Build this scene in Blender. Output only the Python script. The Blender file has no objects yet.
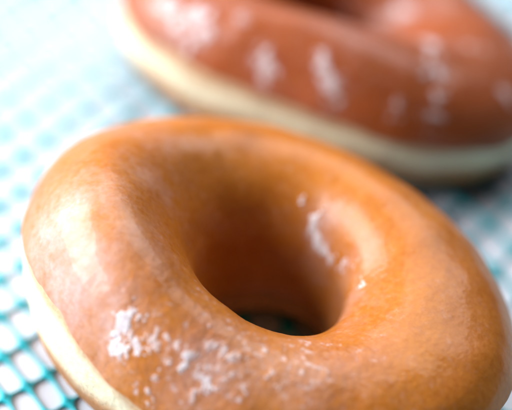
import bpy, math
import numpy as np
from mathutils import Vector, Matrix

sc = bpy.context.scene
COL = sc.collection
CM = 0.01

# ------------------------------------------------------------------ camera
PITCH = 0.6924      # looking down
ROLL = 0.1028
DIST = 0.4634
FOC = 150.26
AIM = Vector((-0.004517, 0.02528, 0.024))
cd = bpy.data.cameras.new("camera")
cam = bpy.data.objects.new("camera", cd)
COL.objects.link(cam)
sc.camera = cam
back = Vector((0, -math.cos(PITCH), math.sin(PITCH)))
right = Vector((1, 0, 0))
up = back.cross(right)
R = Matrix((right, up, back)).transposed() @ Matrix.Rotation(ROLL, 3, 'Z')
cam.matrix_world = Matrix.Translation(AIM + back * DIST) @ R.to_4x4()
cd.sensor_width = 36.0
cd.lens = FOC
cd.clip_start = 0.01
cd.clip_end = 50.0
cd.dof.use_dof = True
cd.dof.focus_distance = 0.427
cd.dof.aperture_fstop = 5.0
cd.dof.aperture_blades = 0

# ------------------------------------------------------------------ light
w = bpy.data.worlds.new("World")
sc.world = w
w.use_nodes = True
bg = w.node_tree.nodes["Background"]
bg.inputs[0].default_value = (0.88, 0.93, 1.0, 1)
bg.inputs[1].default_value = 0.03


def area_light(name, loc, target, sx, sy, power, color):
    l = bpy.data.lights.new(name, 'AREA')
    l.shape = 'RECTANGLE'
    l.size = sx
    l.size_y = sy
    l.energy = power
    l.color = color
    o = bpy.data.objects.new(name, l)
    COL.objects.link(o)
    o.location = loc
    d = Vector(target) - Vector(loc)
    o.rotation_euler = d.to_track_quat('-Z', 'Y').to_euler()
    return o


area_light("window_light", (-1.46, 0.20, 0.78), (0, 0.03, 0.02), 1.7, 1.0, 80.0, (0.95, 0.975, 1.0))
area_light("ceiling_light", (0.15, 1.05, 1.30), (0, 0.03, 0.02), 1.6, 1.2, 27.0, (0.95, 0.975, 1.0))

sc.view_settings.view_transform = 'Standard'
sc.view_settings.look = 'None'
sc.view_settings.exposure = 0.08
sc.view_settings.gamma = 1.0
try:
    sc.cycles.use_denoising = True
    sc.cycles.denoiser = 'OPENIMAGEDENOISE'
    sc.cycles.max_bounces = 8
    sc.cycles.diffuse_bounces = 1
    sc.cycles.caustics_reflective = False
    sc.cycles.caustics_refractive = False
    sc.cycles.sample_clamp_indirect = 4.0
except Exception:
    pass


# ------------------------------------------------------------------ helpers
def hash3(ix, iy, iz, seed):
    h = (ix.astype(np.int64) * 374761393 + iy.astype(np.int64) * 668265263
         + iz.astype(np.int64) * 2147483647 + seed * 974634777) & 0xffffffff
    h = ((h ^ (h >> 13)) * 1274126177) & 0xffffffff
    h = ((h ^ (h >> 16)) * 2246822519) & 0xffffffff
    h ^= (h >> 15)
    return (h & 0xffffff) / float(0xffffff)


def vnoise(P, seed=0):
    """smooth value noise in -1..1, P (n,3)"""
    I = np.floor(P)
    F = P - I
    F = F * F * F * (F * (F * 6 - 15) + 10)
    I = I.astype(np.int64)
    out = np.zeros(len(P))
    for dx in (0, 1):
        for dy in (0, 1):
            for dz in (0, 1):
                wt = (F[:, 0] if dx else 1 - F[:, 0]) * (F[:, 1] if dy else 1 - F[:, 1]) * (F[:, 2] if dz else 1 - F[:, 2])
                out += wt * hash3(I[:, 0] + dx, I[:, 1] + dy, I[:, 2] + dz, seed)
    return out * 2 - 1


def fbm(P, scale, octaves=3, seed=0, gain=0.5):
    a, s, t = 1.0, scale, np.zeros(len(P))
    n = 0
    for k in range(octaves):
        t += a * vnoise(P * s + 17.3 * k, seed + k)
        n += a
        a *= gain
        s *= 2.03
    return t / n


def smooth(a, b, x):
    t = np.clip((x - a) / (b - a), 0, 1)
    return t * t * (3 - 2 * t)


def link_mesh(name, V, F, mat, parent=None, attrs=None):
    me = bpy.data.meshes.new(name)
    V = np.asarray(V, dtype=np.float32)
    F = np.asarray(F, dtype=np.int32)
    k = F.shape[1]
    me.vertices.add(len(V))
    me.vertices.foreach_set("co", V.ravel())
    me.loops.add(F.size)
    me.loops.foreach_set("vertex_index", F.ravel())
    me.polygons.add(len(F))
    me.polygons.foreach_set("loop_start", np.arange(len(F), dtype=np.int32) * k)
    me.polygons.foreach_set("loop_total", np.full(len(F), k, dtype=np.int32))
    me.update(calc_edges=True)
    me.validate()
    me.polygons.foreach_set("use_smooth", np.ones(len(me.polygons), dtype=bool))
    if attrs:
        for an, av in attrs.items():
            at = me.attributes.new(an, 'FLOAT', 'POINT')
            at.data.foreach_set("value", np.asarray(av, dtype=np.float32))
    me.materials.append(mat)
    o = bpy.data.objects.new(name, me)
    COL.objects.link(o)
    if parent is not None:
        o.parent = parent
    return o


def tag(o, label, cat=None, group=None, kind=None):
    if label:
        o["label"] = label
    if cat:
        o["category"] = cat
    if group:
        o["group"] = group
    if kind:
        o["kind"] = kind


# ------------------------------------------------------------------ materials
class NT:
    def __init__(self, name):
        self.m = bpy.data.materials.new(name)
        self.m.use_nodes = True
        self.t = self.m.node_tree
        self.b = self.t.nodes["Principled BSDF"]

    def n(self, typ, **kw):
        nd = self.t.nodes.new(typ)
        for k, v in kw.items():
            setattr(nd, k, v)
        return nd

    def l(self, a, b):
        self.t.links.new(a, b)

    def val(self, sock, v):
        self.b.inputs[sock].default_value = v

    def noise(self, scale, detail=3, rough=0.5, coord=None, dist=0.0):
        nd = self.n("ShaderNodeTexNoise")
        nd.inputs["Scale"].default_value = scale
        nd.inputs["Detail"].default_value = detail
        nd.inputs["Roughness"].default_value = rough
        nd.inputs["Distortion"].default_value = dist
        if coord is not None:
            self.l(coord, nd.inputs["Vector"])
        return nd.outputs["Fac"]

    def ramp(self, fac, stops):
        r = self.n("ShaderNodeValToRGB")
        e = r.color_ramp.elements
        while len(e) < len(stops):
            e.new(0.5)
        for k, (p, c) in enumerate(stops):
            e[k].position = p
            e[k].color = (*c, 1) if len(c) == 3 else c
        self.l(fac, r.inputs[0])
        return r.outputs["Color"]

    def mix(self, fac, a, b):
        m = self.n("ShaderNodeMix", data_type='RGBA')
        for s, v in ((m.inputs[0], fac), (m.inputs[6], a), (m.inputs[7], b)):
            if isinstance(v, (int, float)):
                s.default_value = v
            elif isinstance(v, tuple):
                s.default_value = (*v, 1)
            else:
                self.l(v, s)
        return m.outputs[2]

    def attr(self, name):
        a = self.n("ShaderNodeAttribute")
        a.attribute_name = name
        return a.outputs["Fac"]

    def math(self, op, a, b=0.0, clamp=False):
        m = self.n("ShaderNodeMath", operation=op)
        m.use_clamp = clamp
        for s, v in ((m.inputs[0], a), (m.inputs[1], b)):
            if isinstance(v, (int, float)):
                s.default_value = v
            else:
                self.l(v, s)
        return m.outputs[0]


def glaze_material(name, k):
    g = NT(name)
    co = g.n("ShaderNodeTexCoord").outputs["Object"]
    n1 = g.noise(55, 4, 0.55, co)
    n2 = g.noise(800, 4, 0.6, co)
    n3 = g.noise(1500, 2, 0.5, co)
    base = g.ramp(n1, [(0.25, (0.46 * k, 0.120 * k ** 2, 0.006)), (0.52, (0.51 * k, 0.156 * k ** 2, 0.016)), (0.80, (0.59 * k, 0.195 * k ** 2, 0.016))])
    mott = g.ramp(n2, [(0.35, (0.33, 0.075, 0.008)), (0.65, (0.72, 0.30, 0.065))])
    base = g.mix(0.16, base, mott)
    # thin milky film of dried sugar and the thick white flakes, plus highlights and sheen painted into the colour
    film_sheen = g.attr("film_sheen")
    flake_glint = g.attr("flake_glint")
    base = g.mix(film_sheen, base, (0.78, 0.62, 0.66))
    base = g.mix(flake_glint, base, (0.86, 0.84, 0.90))
    g.l(base, g.b.inputs["Base Color"])
    rr = g.math('MULTIPLY_ADD', n2, 0.25)
    g.t.nodes[-1].inputs[2].default_value = 0.32
    g.l(rr, g.b.inputs["Roughness"])
    g.val("Subsurface Weight", 0.15)
    g.val("Subsurface Radius", (0.006, 0.0022, 0.0008))
    g.val("Subsurface Scale", 0.35)
    g.val("Coat Weight", 0.30)
    g.val("Coat Roughness", 0.16)
    g.val("Specular IOR Level", 0.16)
    h = g.math('ADD', g.math('MULTIPLY', n2, 0.7), g.math('MULTIPLY', n3, 0.3))
    h = g.math('MULTIPLY', h, g.math('ADD', g.attr("crackle"), 0.30))
    bp = g.n("ShaderNodeBump")
    bp.inputs["Strength"].default_value = 0.35
    bp.inputs["Distance"].default_value = 0.0006
    g.l(h, bp.inputs["Height"])
    g.l(bp.outputs["Normal"], g.b.inputs["Normal"])
    return g.m


def dough_material():
    g = NT("fried_dough")
    co = g.n("ShaderNodeTexCoord").outputs["Object"]
    n1 = g.noise(70, 4, 0.6, co)
    n2 = g.noise(600, 4, 0.6, co)
    crust = g.ramp(n1, [(0.3, (0.42, 0.15, 0.040)), (0.7, (0.58, 0.26, 0.085))])
    crumb = g.ramp(n2, [(0.3, (0.87, 0.73, 0.49)), (0.7, (0.91, 0.81, 0.60))])
    c = g.mix(g.attr("crumb"), crust, crumb)
    g.l(c, g.b.inputs["Base Color"])
    g.val("Roughness", 0.6)
    g.val("Subsurface Weight", 0.2)
    g.val("Subsurface Radius", (0.006, 0.004, 0.002))
    g.val("Subsurface Scale", 0.35)
    bp = g.n("ShaderNodeBump")
    bp.inputs["Strength"].default_value = 0.5
    bp.inputs["Distance"].default_value = 0.0005
    g.l(n2, bp.inputs["Height"])
    g.l(bp.outputs["Normal"], g.b.inputs["Normal"])
    return g.m


def net_material():
    g = NT("turquoise_cord")
    co = g.n("ShaderNodeTexCoord").outputs["Object"]
    n1 = g.noise(900, 3, 0.6, co)
    c = g.ramp(n1, [(0.3, (0.0, 0.40, 0.48)), (0.7, (0.005, 0.52, 0.60))])
    g.l(c, g.b.inputs["Base Color"])
    g.val("Roughness", 0.45)
    bp = g.n("ShaderNodeBump")
    bp.inputs["Strength"].default_value = 0.5
    bp.inputs["Distance"].default_value = 0.0003
    g.l(n1, bp.inputs["Height"])
    g.l(bp.outputs["Normal"], g.b.inputs["Normal"])
    return g.m


def table_material():
    g = NT("white_tabletop")
    co = g.n("ShaderNodeTexCoord").outputs["Object"]
    n1 = g.noise(30, 4, 0.6, co)
    c = g.ramp(n1, [(0.3, (0.70, 0.73, 0.82)), (0.7, (0.74, 0.77, 0.86))])
    g.l(c, g.b.inputs["Base Color"])
    g.val("Roughness", 0.5)
    return g.m


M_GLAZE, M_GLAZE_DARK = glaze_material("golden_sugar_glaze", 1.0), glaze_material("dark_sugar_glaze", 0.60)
M_DOUGH, M_NET, M_TABLE = dough_material(), net_material(), table_material()

# ------------------------------------------------------------------ table
tv = [(-0.6, -0.4, 0), (0.6, -0.4, 0), (0.6, 0.9, 0), (-0.6, 0.9, 0)]
tv = tv + [(x, y, -0.02) for x, y, z in tv]
tf = [(0, 1, 2, 3), (7, 6, 5, 4), (0, 4, 5, 1), (1, 5, 6, 2), (2, 6, 7, 3), (3, 7, 4, 0)]
t = link_mesh("tabletop", tv, tf, M_TABLE)
t.data.polygons.foreach_set("use_smooth", [False] * 6)
tag(t, "white tabletop under the turquoise net", None, None, "structure")

# ------------------------------------------------------------------ doughnuts
PROFILE_A = [(4.62, 1.80), (4.50, 2.40), (4.12, 2.98), (3.50, 3.38), (2.90, 3.47), (2.30, 3.24), (1.80, 2.76),
             (1.53, 2.15), (1.44, 1.50), (1.34, 0.85), (1.28, 0.32), (1.85, 0.04), (3.05, 0.02), (3.80, 0.16),
             (4.30, 0.62), (4.55, 1.20)]


def closed_spline(pts, n):
    P = np.array(pts)
    k = len(P)
    u = np.linspace(0, k, n, endpoint=False)
    i = np.floor(u).astype(int)
    f = (u - i)[:, None]
    p0, p1, p2, p3 = P[(i - 1) % k], P[i % k], P[(i + 1) % k], P[(i + 2) % k]
    return 0.5 * ((2 * p1) + (-p0 + p2) * f + (2 * p0 - 5 * p1 + 4 * p2 - p3) * f * f + (-p0 + 3 * p1 - 3 * p2 + p3) * f ** 3), u


def ring_surface(profile, nu, nv, seed, wob, shape=None):
    """closed doughnut skin: returns P (nu,nv,3) in metres, normals, the profile parameter and the turn angle"""
    pr, v = closed_spline(profile, nv)
    th = np.linspace(0, 2 * math.pi, nu, endpoint=False)
    T, Vv = np.meshgrid(th, v, indexing='ij')
    r = np.repeat(pr[None, :, 0], nu, 0)
    z = np.repeat(pr[None, :, 1], nu, 0)
    cs = np.stack([np.cos(T), np.sin(T), np.zeros_like(T)], -1).reshape(-1, 3)
    wr = fbm(cs * 1.0 + seed, 1.3, 2, seed).reshape(nu, nv)
    wz = fbm(cs * 1.0 + seed + 9, 1.5, 2, seed + 5).reshape(nu, nv)
    r = r * (1 + wob * wr)
    z = z * (1 + wob * wz)
    if shape is not None:
        r, z = shape(T, Vv, r, z)
    P = np.stack([r * np.cos(T), r * np.sin(T), z], -1) * CM
    return P, T, Vv


def normals(P, closed_v=True):
    du = np.roll(P, -1, 0) - np.roll(P, 1, 0)
    if closed_v:
        dv = np.roll(P, -1, 1) - np.roll(P, 1, 1)
    else:
        dv = np.gradient(P, axis=1)
    N = np.cross(du, dv)
    return N / np.maximum(np.linalg.norm(N, axis=-1, keepdims=True), 1e-12)


def grid_faces(nu, nv, closed_v):
    i = np.arange(nu)[:, None]
    j = np.arange(nv if closed_v else nv - 1)[None, :]
    a = i * nv + j
    b = ((i + 1) % nu) * nv + j
    c = ((i + 1) % nu) * nv + (j + 1) % nv
    d = i * nv + (j + 1) % nv
    return np.stack([a, b, c, d], -1).reshape(-1, 4)


EDGE_DEG = [0, 90, 150, 180, 210, 225, 240, 255, 275, 300, 360]


def make_doughnut(profile, loc, rot, seed, label, shape=None, pale_spots=(), soft_spots=(), crisp=(), glaze=None, milky=0.9, nu=900, nv=520, wob=0.025, edge=(0.2,) * 11):
    root = bpy.data.objects.new("glazed_doughnut", None)
    COL.objects.link(root)
    root.location = loc
    root.rotation_euler = rot
    root.empty_display_size = 0.02
    tag(root, label, "doughnut", "glazed ring doughnuts on the turquoise net")
    P, T, Vv = ring_surface(profile, nu, nv, seed, wob, shape)
    N = normals(P)
    flat = P.reshape(-1, 3)
    # dough: fine pores and soft wrinkles
    n = (fbm(flat, 160, 3, seed + 20) * 0.00022 + fbm(flat, 900, 2, seed + 30) * 0.00006).reshape(nu, nv)
    # pale crumb band round the waist (profile parameter 14.1 .. 16 and 0 .. 0.3)
    k = len(profile)
    vs = np.where(Vv > k / 2, Vv - k, Vv)           # 0 at the outer equator, negative below
    rag = fbm(flat, 90, 3, seed + 40).reshape(nu, nv)
    top = np.interp(np.degrees(T), EDGE_DEG, edge)      # where the glaze stops; the fried colour fades in just below it
    crumb = smooth(-1.4, -0.6, vs + rag * 0.35) * (1 - 0.65 * smooth(-0.55, 0.0, vs - top + rag * 0.35)) * (1 - smooth(0.25, 0.6, vs - top))
    Pd = P + N * n[..., None] - N * (crumb * 0.0002)[..., None]
    # the band is softer and slightly pinched where the two fried halves meet
    link_mesh("dough_ring", Pd.reshape(-1, 3), grid_faces(nu, nv, True), M_DOUGH, root, {"crumb": crumb.ravel()})
    # glaze: from just above the outer band over the crown and down the hole
    nv2 = 560
    pr2, _ = closed_spline(profile, 4096)
    v2 = np.linspace(0.0, 9.6, nv2)
    th = np.linspace(0, 2 * math.pi, 1400, endpoint=False)
    nu2 = len(th)
    T2, V2 = np.meshgrid(th, v2, indexing='ij')
    cs = np.stack([np.cos(T2), np.sin(T2), np.zeros_like(T2)], -1).reshape(-1, 3)
    edge_w = (fbm(cs, 3.0, 4, seed + 50).reshape(nu2, nv2) * 0.40 + np.interp(np.degrees(T2), EDGE_DEG, edge))
    low_w = 9.3 + fbm(cs, 4, 3, seed + 55).reshape(nu2, nv2) * 0.25
    Vm = edge_w + (V2 / 9.6) * (low_w - edge_w)       # stretch so the rim follows the drip line
    idx = (Vm / k * 4096)
    i0 = np.floor(idx).astype(int) % 4096
    f = (idx - np.floor(idx))[..., None]
    rz = pr2[i0] * (1 - f) + pr2[(i0 + 1) % 4096] * f
    wr = fbm(cs * 1.0 + seed, 1.3, 2, seed).reshape(nu2, nv2)
    wz = fbm(cs * 1.0 + seed + 9, 1.5, 2, seed + 5).reshape(nu2, nv2)
    r = rz[..., 0] * (1 + wob * wr)
    z = rz[..., 1] * (1 + wob * wz)
    if shape is not None:
        r, z = shape(T2, Vm, r, z)
    G = np.stack([r * np.cos(T2), r * np.sin(T2), z], -1) * CM
    NG = normals(G, False)
    g = G.reshape(-1, 3)
    lip = smooth(0, 0.22, V2) * (1 - smooth(9.3, 9.6, V2))
    bead = np.exp(-((V2 - 0.3) / 0.22) ** 2)
    lump = fbm(g, 75, 2, seed + 60).reshape(nu2, nv2)
    lump2 = fbm(g, 34, 2, seed + 61).reshape(nu2, nv2)
    crin = fbm(g, 520, 3, seed + 65).reshape(nu2, nv2)
    fine = fbm(g, 1500, 2, seed + 70).reshape(nu2, nv2)
    ridge = 1 - np.abs(fbm(g, 260, 3, seed + 75).reshape(nu2, nv2)) * 2
    # dried sugar, with painted highlights and sheen: a placed set of spots (angle, profile parameter, size cm, strength) plus a random scatter
    gc = G / CM
    wob3 = np.stack([fbm(g, 160, 3, seed + 91), fbm(g, 160, 3, seed + 92), fbm(g, 160, 3, seed + 93)], -1).reshape(nu2, nv2, 3)

    def blobs(lst, warp, soft):
        out = np.zeros_like(T2)
        for (sx, sy, sz_, rad, amp) in lst:
            d = np.linalg.norm((gc + wob3 * warp - np.array([sx, sy, sz_])) * np.array([1, 1, 0.5]), axis=-1) / rad
            out = np.maximum(out, amp * np.exp(-d ** soft))
        return out

    cell = fbm(g, 330, 4, seed + 80, 0.6).reshape(nu2, nv2)
    cell2 = fbm(g, 800, 3, seed + 84, 0.65).reshape(nu2, nv2)
    big = fbm(g, 45, 3, seed + 90).reshape(nu2, nv2)
    patch = blobs(pale_spots, 0.35, 3.0)
    haze = blobs(soft_spots, 0.4, 1.6)
    # broken, crusty edges: the patch mask is eaten into by the fine noise
    grain = fbm(g, 1700, 2, seed + 96).reshape(nu2, nv2)
    flake_glint = smooth(0.34, 0.54, patch * 0.9 + cell * 0.45 + cell2 * 0.7 + grain * 0.35) * np.clip(0.35 + patch * 0.9, 0, 1) * smooth(0.02, 0.1, patch)
    crackle = np.clip(blobs(crisp, 0.9, 2.0) + patch * 0.4, 0, 1)
    speck = smooth(0.36, 0.62, cell2 * 0.7 + ridge * 0.18 + cell * 0.3 + crackle * 0.24 + big * 0.10 - 0.12)
    raised = flake_glint * smooth(0.2, 0.6, V2)
    flake_glint = np.maximum(flake_glint, speck * (0.08 + 0.42 * crackle)) * smooth(0.2, 0.6, V2)
    film_sheen = np.clip(big * 0.03 + cell * 0.05 + cell2 * 0.07 + haze * 0.55 + haze * (cell * 0.10 + cell2 * 0.14), 0, 0.7)
    h = lip * 0.00055 + bead * 0.00015 - (1 - lip) * 0.0006 + lip * (
        lump * 0.0006 + (lump2 + 0.6) * 0.0005 + (0.45 + crackle) * (crin * 0.00007 + fine * 0.00003 + ridge * 0.00006) + raised * (0.00010 + cell2 * 0.00016 + grain * 0.00008))
    G2 = G + NG * h[..., None]
    link_mesh("glaze", G2.reshape(-1, 3), grid_faces(nu2, nv2, False), glaze, root,
              {"crackle": crackle.ravel(), "film_sheen": film_sheen.ravel(), "flake_glint": flake_glint.ravel() * milky})
    return root


def deform(sr, sz, h, hole=(0.0, 0.0, 0.0)):
    """an uneven hand-shaped ring: width and height change slowly round the ring"""
    def f(T, V, r, z):
        W = np.clip((r * sr - 1.3) / 3.2, 0, 1)
        fr = h[0] * np.cos(2 * T) + h[1] * np.sin(2 * T) + h[2] * np.cos(3 * T) + h[3] * np.sin(3 * T)
        fz = h[4] * np.cos(T) + h[5] * np.sin(T) + h[6] * np.cos(2 * T) + h[7] * np.sin(2 * T)
        win = np.exp(-((V - 7.9) / 1.7) ** 2)           # the hole itself can be wider than the crown suggests
        z = z - hole[2] * np.exp(-((V - 6.0) / 1.5) ** 2) * np.clip(np.cos(T - 3.3), 0, 1)
        return r * sr * (1 + fr * W) + win * (hole[0] + hole[1] * np.cos(T + 0.4)), z * sz * (1 + fz)
    return f


# pale spots; the near ring mixes dried sugar with painted highlights and sheen: x, y, z, size in cm, strength
NEAR_FLAKES_GLINTS = [(-2.55, -2.60, 3.80, 0.12, 0.7), (-2.7, -2.85, 3.45, 0.12, 0.6), (-2.15, -2.95, 3.6, 0.1, 0.5), (-2.0, -3.2, 3.35, 0.12, 0.5), (-1.7, -3.1, 3.5, 0.1, 0.5), (-1.75, -3.55, 3.1, 0.12, 0.6), (-0.6, -3.7, 3.0, 0.12, 0.5), (-0.3, -3.5, 3.15, 0.1, 0.5), (0.1, -3.3, 3.2, 0.12, 0.4), (-2.50, -2.75, 3.74, 0.18, 0.7), (-2.44, -2.98, 3.52, 0.22, 1), (-2.60, -3.12, 3.16, 0.22, 0.9), (-2.36, -3.28, 3.10, 0.2, 0.9), (-2.42, -2.89, 3.66, 0.16, 1), (-2.48, -3.04, 3.43, 0.16, 0.8), (-2.48, -3.22, 3.13, 0.2, 1), (-2.22, -3.33, 3.14, 0.16, 0.9), (-1.97, -3.52, 2.99, 0.12, 1), (-2.71, -3.18, 2.96, 0.15, 0.6), (-1.22, -3.57, 3.2, 0.13, 0.8), (-1.35, -3.72, 2.99, 0.14, 0.8), (-0.9, -3.84, 2.95, 0.2, 0.7), (-0.93, -3.97, 2.77, 0.12, 0.7), (-1.46, -3.34, 3.41, 0.16, 0.5), (-1.03, -2.96, 3.56, 0.2, 0.3), (-0.59, -3.34, 3.3, 0.25, 0.3), (0.24, -3.83, 2.9, 0.2, 0.35), (-0.23, -4.1, 2.72, 0.25, 0.3), (-1.97, -3.77, 2.41, 0.3, 0.3), (0.87, -3.49, 2.89, 0.1, 0.4), (0.57, 1.85, 2.83, 0.13, 1), (0.93, 1.54, 2.62, 0.17, 1), (1.09, 1.36, 2.51, 0.17, 1), (1.24, 1.15, 2.41, 0.17, 1), (1.4, 0.92, 2.34, 0.17, 1), (1.58, 0.65, 2.36, 0.15, 0.6), (1.82, 0.19, 2.44, 0.15, 0.6), (2.05, -0.39, 2.6, 0.15, 0.6), (0.67, 1.63, 2.56, 0.1, 0.5)]  # front ones are sugar; those on the hole's right wall paint a highlight streak
NEAR_FILM_SHEEN = [(-0.9, -3.6, 3.1, 0.8, 0.5), (0.9, -3.7, 2.8, 0.9, 0.3), (-4.08, -0.99, 4.11, 1.1, 0.75), (-3.64, -2.03, 3.73, 1.1, 0.8), (-2.85, -2.83, 3.46, 0.6, 0.8), (-1.22, -3.57, 3.2, 0.5, 0.4), (0.13, -3.76, 2.96, 0.6, 0.35), (1.12, 1.29, 2.48, 0.45, 0.6), (1.7, 0.32, 2.35, 0.5, 0.3), (1.72, -0.78, 2.31, 0.6, 0.3), (-2.46, 0.47, 4.38, 0.5, 0.3), (-2.4, 2.13, 4.17, 0.4, 0.25)]  # milky sugar in front; left shoulder and hole wall get a painted sheen
FAR_PALE_SPOTS = [(-4.07, -1.81, 2.81, 0.26, 0.7),  # pale streaks and spots on the farther ring
    (-3.72, -2.19, 2.84, 0.26, 0.7),
    (-3.38, -2.49, 2.86, 0.26, 0.7),
    (-3.05, -2.75, 2.84, 0.26, 0.7),
    (-3.05, -2.75, 2.84, 0.22, 0.75),
    (-3.26, -2.86, 2.55, 0.22, 0.75),
    (-3.46, -2.91, 2.22, 0.22, 0.75),
    (-1.66, -3.41, 2.81, 0.24, 0.7),
    (-1.59, -3.64, 2.41, 0.24, 0.7),
    (-0.39, -3.68, 2.97, 0.22, 0.8),
    (-0.16, -3.84, 2.82, 0.22, 0.8),
    (0.06, -4.0, 2.65, 0.22, 0.8),
    (0.23, -4.12, 2.51, 0.2, 0.5),
    (2.0, -1.75, 2.81, 0.3, 1),
    (2.25, -2.36, 2.97, 0.3, 1),
    (2.12, -2.96, 3.06, 0.2, 0.8),
    (1.93, -3.57, 3.0, 0.2, 0.8),
    (2.56, -2.85, 2.96, 0.2, 0.65),
    (2.52, -3.42, 2.9, 0.2, 0.65),
    (2.5, -3.82, 2.74, 0.2, 0.65),
    (2.5, -4.13, 2.51, 0.2, 0.65),
    (2.16, -4.27, 2.43, 0.2, 0.45),
    (0.44, 1.45, 1.16, 0.3, 0.6),
    (0.5, 1.43, 1.58, 0.3, 0.5),
    (3.36, -1.53, 2.69, 0.24, 0.6),
    (4.04, -3.02, 2.44, 0.26, 0.7),
    (1.8, 0.73, 2.1, 0.35, 0.6),
    (1.45, -4.26, 2.53, 0.2, 0.4),
    (-2.19, -2.68, 3.26, 0.2, 0.35)]
FAR_SOFT_SPOTS = [(-3.4, -2.7, 2.8, 0.6, 0.20), (-1.65, -3.58, 2.74, 0.4, 0.16), (-0.0, -4.03, 2.83, 0.45, 0.16), (2.18, -3.23, 3.3, 0.5, 0.16), (0.08, -2.87, 3.73, 0.5, 0.20), (1.7, 0.77, 1.98, 0.6, 0.16), (3.3, -1.87, 2.91, 0.4, 0.12), (2.47, -4.2, 2.66, 0.3, 0.12)]  # faint soft pale blotches on the farther ring
NEAR = deform(1.0544, 1.0471, (0.0386, -0.1113, -0.0007, -0.016, -0.2014, 0.0539, 0.0768, 0.0468), (0.10, 0.10, 0.10))
FAR = deform(1.0501, 0.9103, (0.0759, -0.1017, -0.0135, -0.0501, -0.1216, -0.03, -0.0773, -0.0229), (-0.25, 0.0, 0.0))

make_doughnut(PROFILE_A, (0, 0, 0.0012), (-0.0279, -0.0504, 0), 3,
              "nearer glazed ring doughnut in sharp focus with white flaked sugar at its lower left",
              shape=NEAR, wob=0.008,
              glaze=M_GLAZE, milky=0.75, pale_spots=NEAR_FLAKES_GLINTS, soft_spots=NEAR_FILM_SHEEN,
              crisp=[(-2.2, -3.3, 3.2, 0.9, 1.0), (-0.9, -3.4, 3.2, 1.3, 1.0), (0.7, -3.4, 2.9, 1.2, 0.9), (1.9, -3.0, 2.7, 1.0, 0.5)], edge=(0.2, 0.0, 0.1, 0.75, 0.95, 0.35, -0.2, -0.55, -0.45, 0.1, 0.2))
make_doughnut(PROFILE_A, (0.0084, 0.1013, 0.0012), (-0.0523, 0.0624, 0), 12,
              "blurred farther glazed doughnut, cut off by the top edge of the photo",
              shape=FAR, wob=0.008, glaze=M_GLAZE_DARK, milky=0.6, pale_spots=FAR_PALE_SPOTS, soft_spots=FAR_SOFT_SPOTS, edge=(0.3, 0.3, 0.6, 0.6, 0.45, 0.35, 0.2, 0.1, 0.0, 0.0, 0.3))

# ------------------------------------------------------------------ net
def build_net():
    org = np.array([-5.146, -0.216]) * CM
    v1 = np.array([0.585, -0.77]) * CM
    def node(i, j):
        # the net is pulled: rows near the front lie closer together than those behind
        t = -j
        f = np.clip(t / 9.0, -0.6, 1.2)
        g = np.where((t / 9.0 > -0.6) & (t / 9.0 < 1.2), f * f * 4.5, np.where(t > 0, 1.2 * 1.2 * 4.5 + 1.2 * (t - 10.8), 0.36 * 4.5 - 0.6 * (t + 5.4)))
        return org + v1 * i[..., None] + np.stack([0.37 * t + 0.09 * g, 0.475 * t + 0.27 * g], -1) * CM

    def warp(p):
        q = np.concatenate([p.reshape(-1, 2), np.zeros((p[..., 0].size, 1))], 1)
        d = np.stack([fbm(q, 60, 2, 5), fbm(q, 60, 2, 6)], 1) * 0.0011 + np.stack([fbm(q, 14, 1, 7), fbm(q, 14, 1, 8)], 1) * 0.0015
        return p + d.reshape(p.shape)

    I, J = np.meshgrid(np.arange(-60, 60), np.arange(-60, 60), indexing='ij')
    I, J = I.ravel().astype(float), J.ravel().astype(float)
    c = node(I + 0.5, J + 0.5)
    keep = (c[:, 0] > -0.24) & (c[:, 0] < 0.22) & (c[:, 1] > -0.09) & (c[:, 1] < 0.34)
    I, J = I[keep], J[keep]
    n, ns = len(I), 32
    # each cell is a rounded opening; the cord around it is moulded, thick at the knots
    ang = (np.arange(ns) + 0.5) / ns * 2 * math.pi
    ca, sa = np.cos(ang), np.sin(ang)
    sq = np.maximum(np.abs(ca), np.abs(sa))
    bx, by = ca / sq * 0.5, sa / sq * 0.5                      # on the cell's border
    rng = np.random.RandomState(4)
    e = 2.5 + rng.rand(n) * 0.7
    hx = 0.468 + rng.randn(n) * 0.006
    hy = 0.450 + rng.randn(n) * 0.008
    k = 1 / (np.abs(ca)[None] ** e[:, None] + np.abs(sa)[None] ** e[:, None]) ** (1 / e[:, None])
    ox, oy = k * ca[None] * hx[:, None], k * sa[None] * hy[:, None]   # on the opening
    rings, Z = [], []
    for q, zz in ((0.0, 1.0), (0.35, 0.93), (0.65, 0.76), (0.88, 0.47), (1.0, 0.0), (0.85, -0.5)):
        sx = bx[None] * (1 - q) + ox * q
        sy = by[None] * (1 - q) + oy * q
        rings.append(warp(node(I[:, None] + 0.5 + sx, J[:, None] + 0.5 + sy)))
        Z.append(zz)
    R_ = np.stack(rings, 1)                                    # n, 6, ns, 2
    width = np.linalg.norm(R_[:, 0] - R_[:, 4], axis=-1)
    hgt = np.minimum(0.00030 + 0.35 * width, 0.00075)
    zc = 0.0004 + hgt[:, None, :] * np.array(Z)[None, :, None]
    V = np.concatenate([R_, zc[..., None]], -1).reshape(-1, 3)
    base = (np.arange(n) * 6 * ns)[:, None, None]
    r_ = (np.arange(5) * ns)[None, :, None]
    s_ = np.arange(ns)[None, None, :]
    a0 = base + r_ + s_
    b0 = base + r_ + (s_ + 1) % ns
    F = np.stack([a0, b0, b0 + ns, a0 + ns], -1).reshape(-1, 4)
    F = F[:, ::-1]
    o = link_mesh("net_mat", V, F, M_NET)
    tag(o, "turquoise mesh net mat spread over the white tabletop under both doughnuts", "net mat")
    return o


build_net()
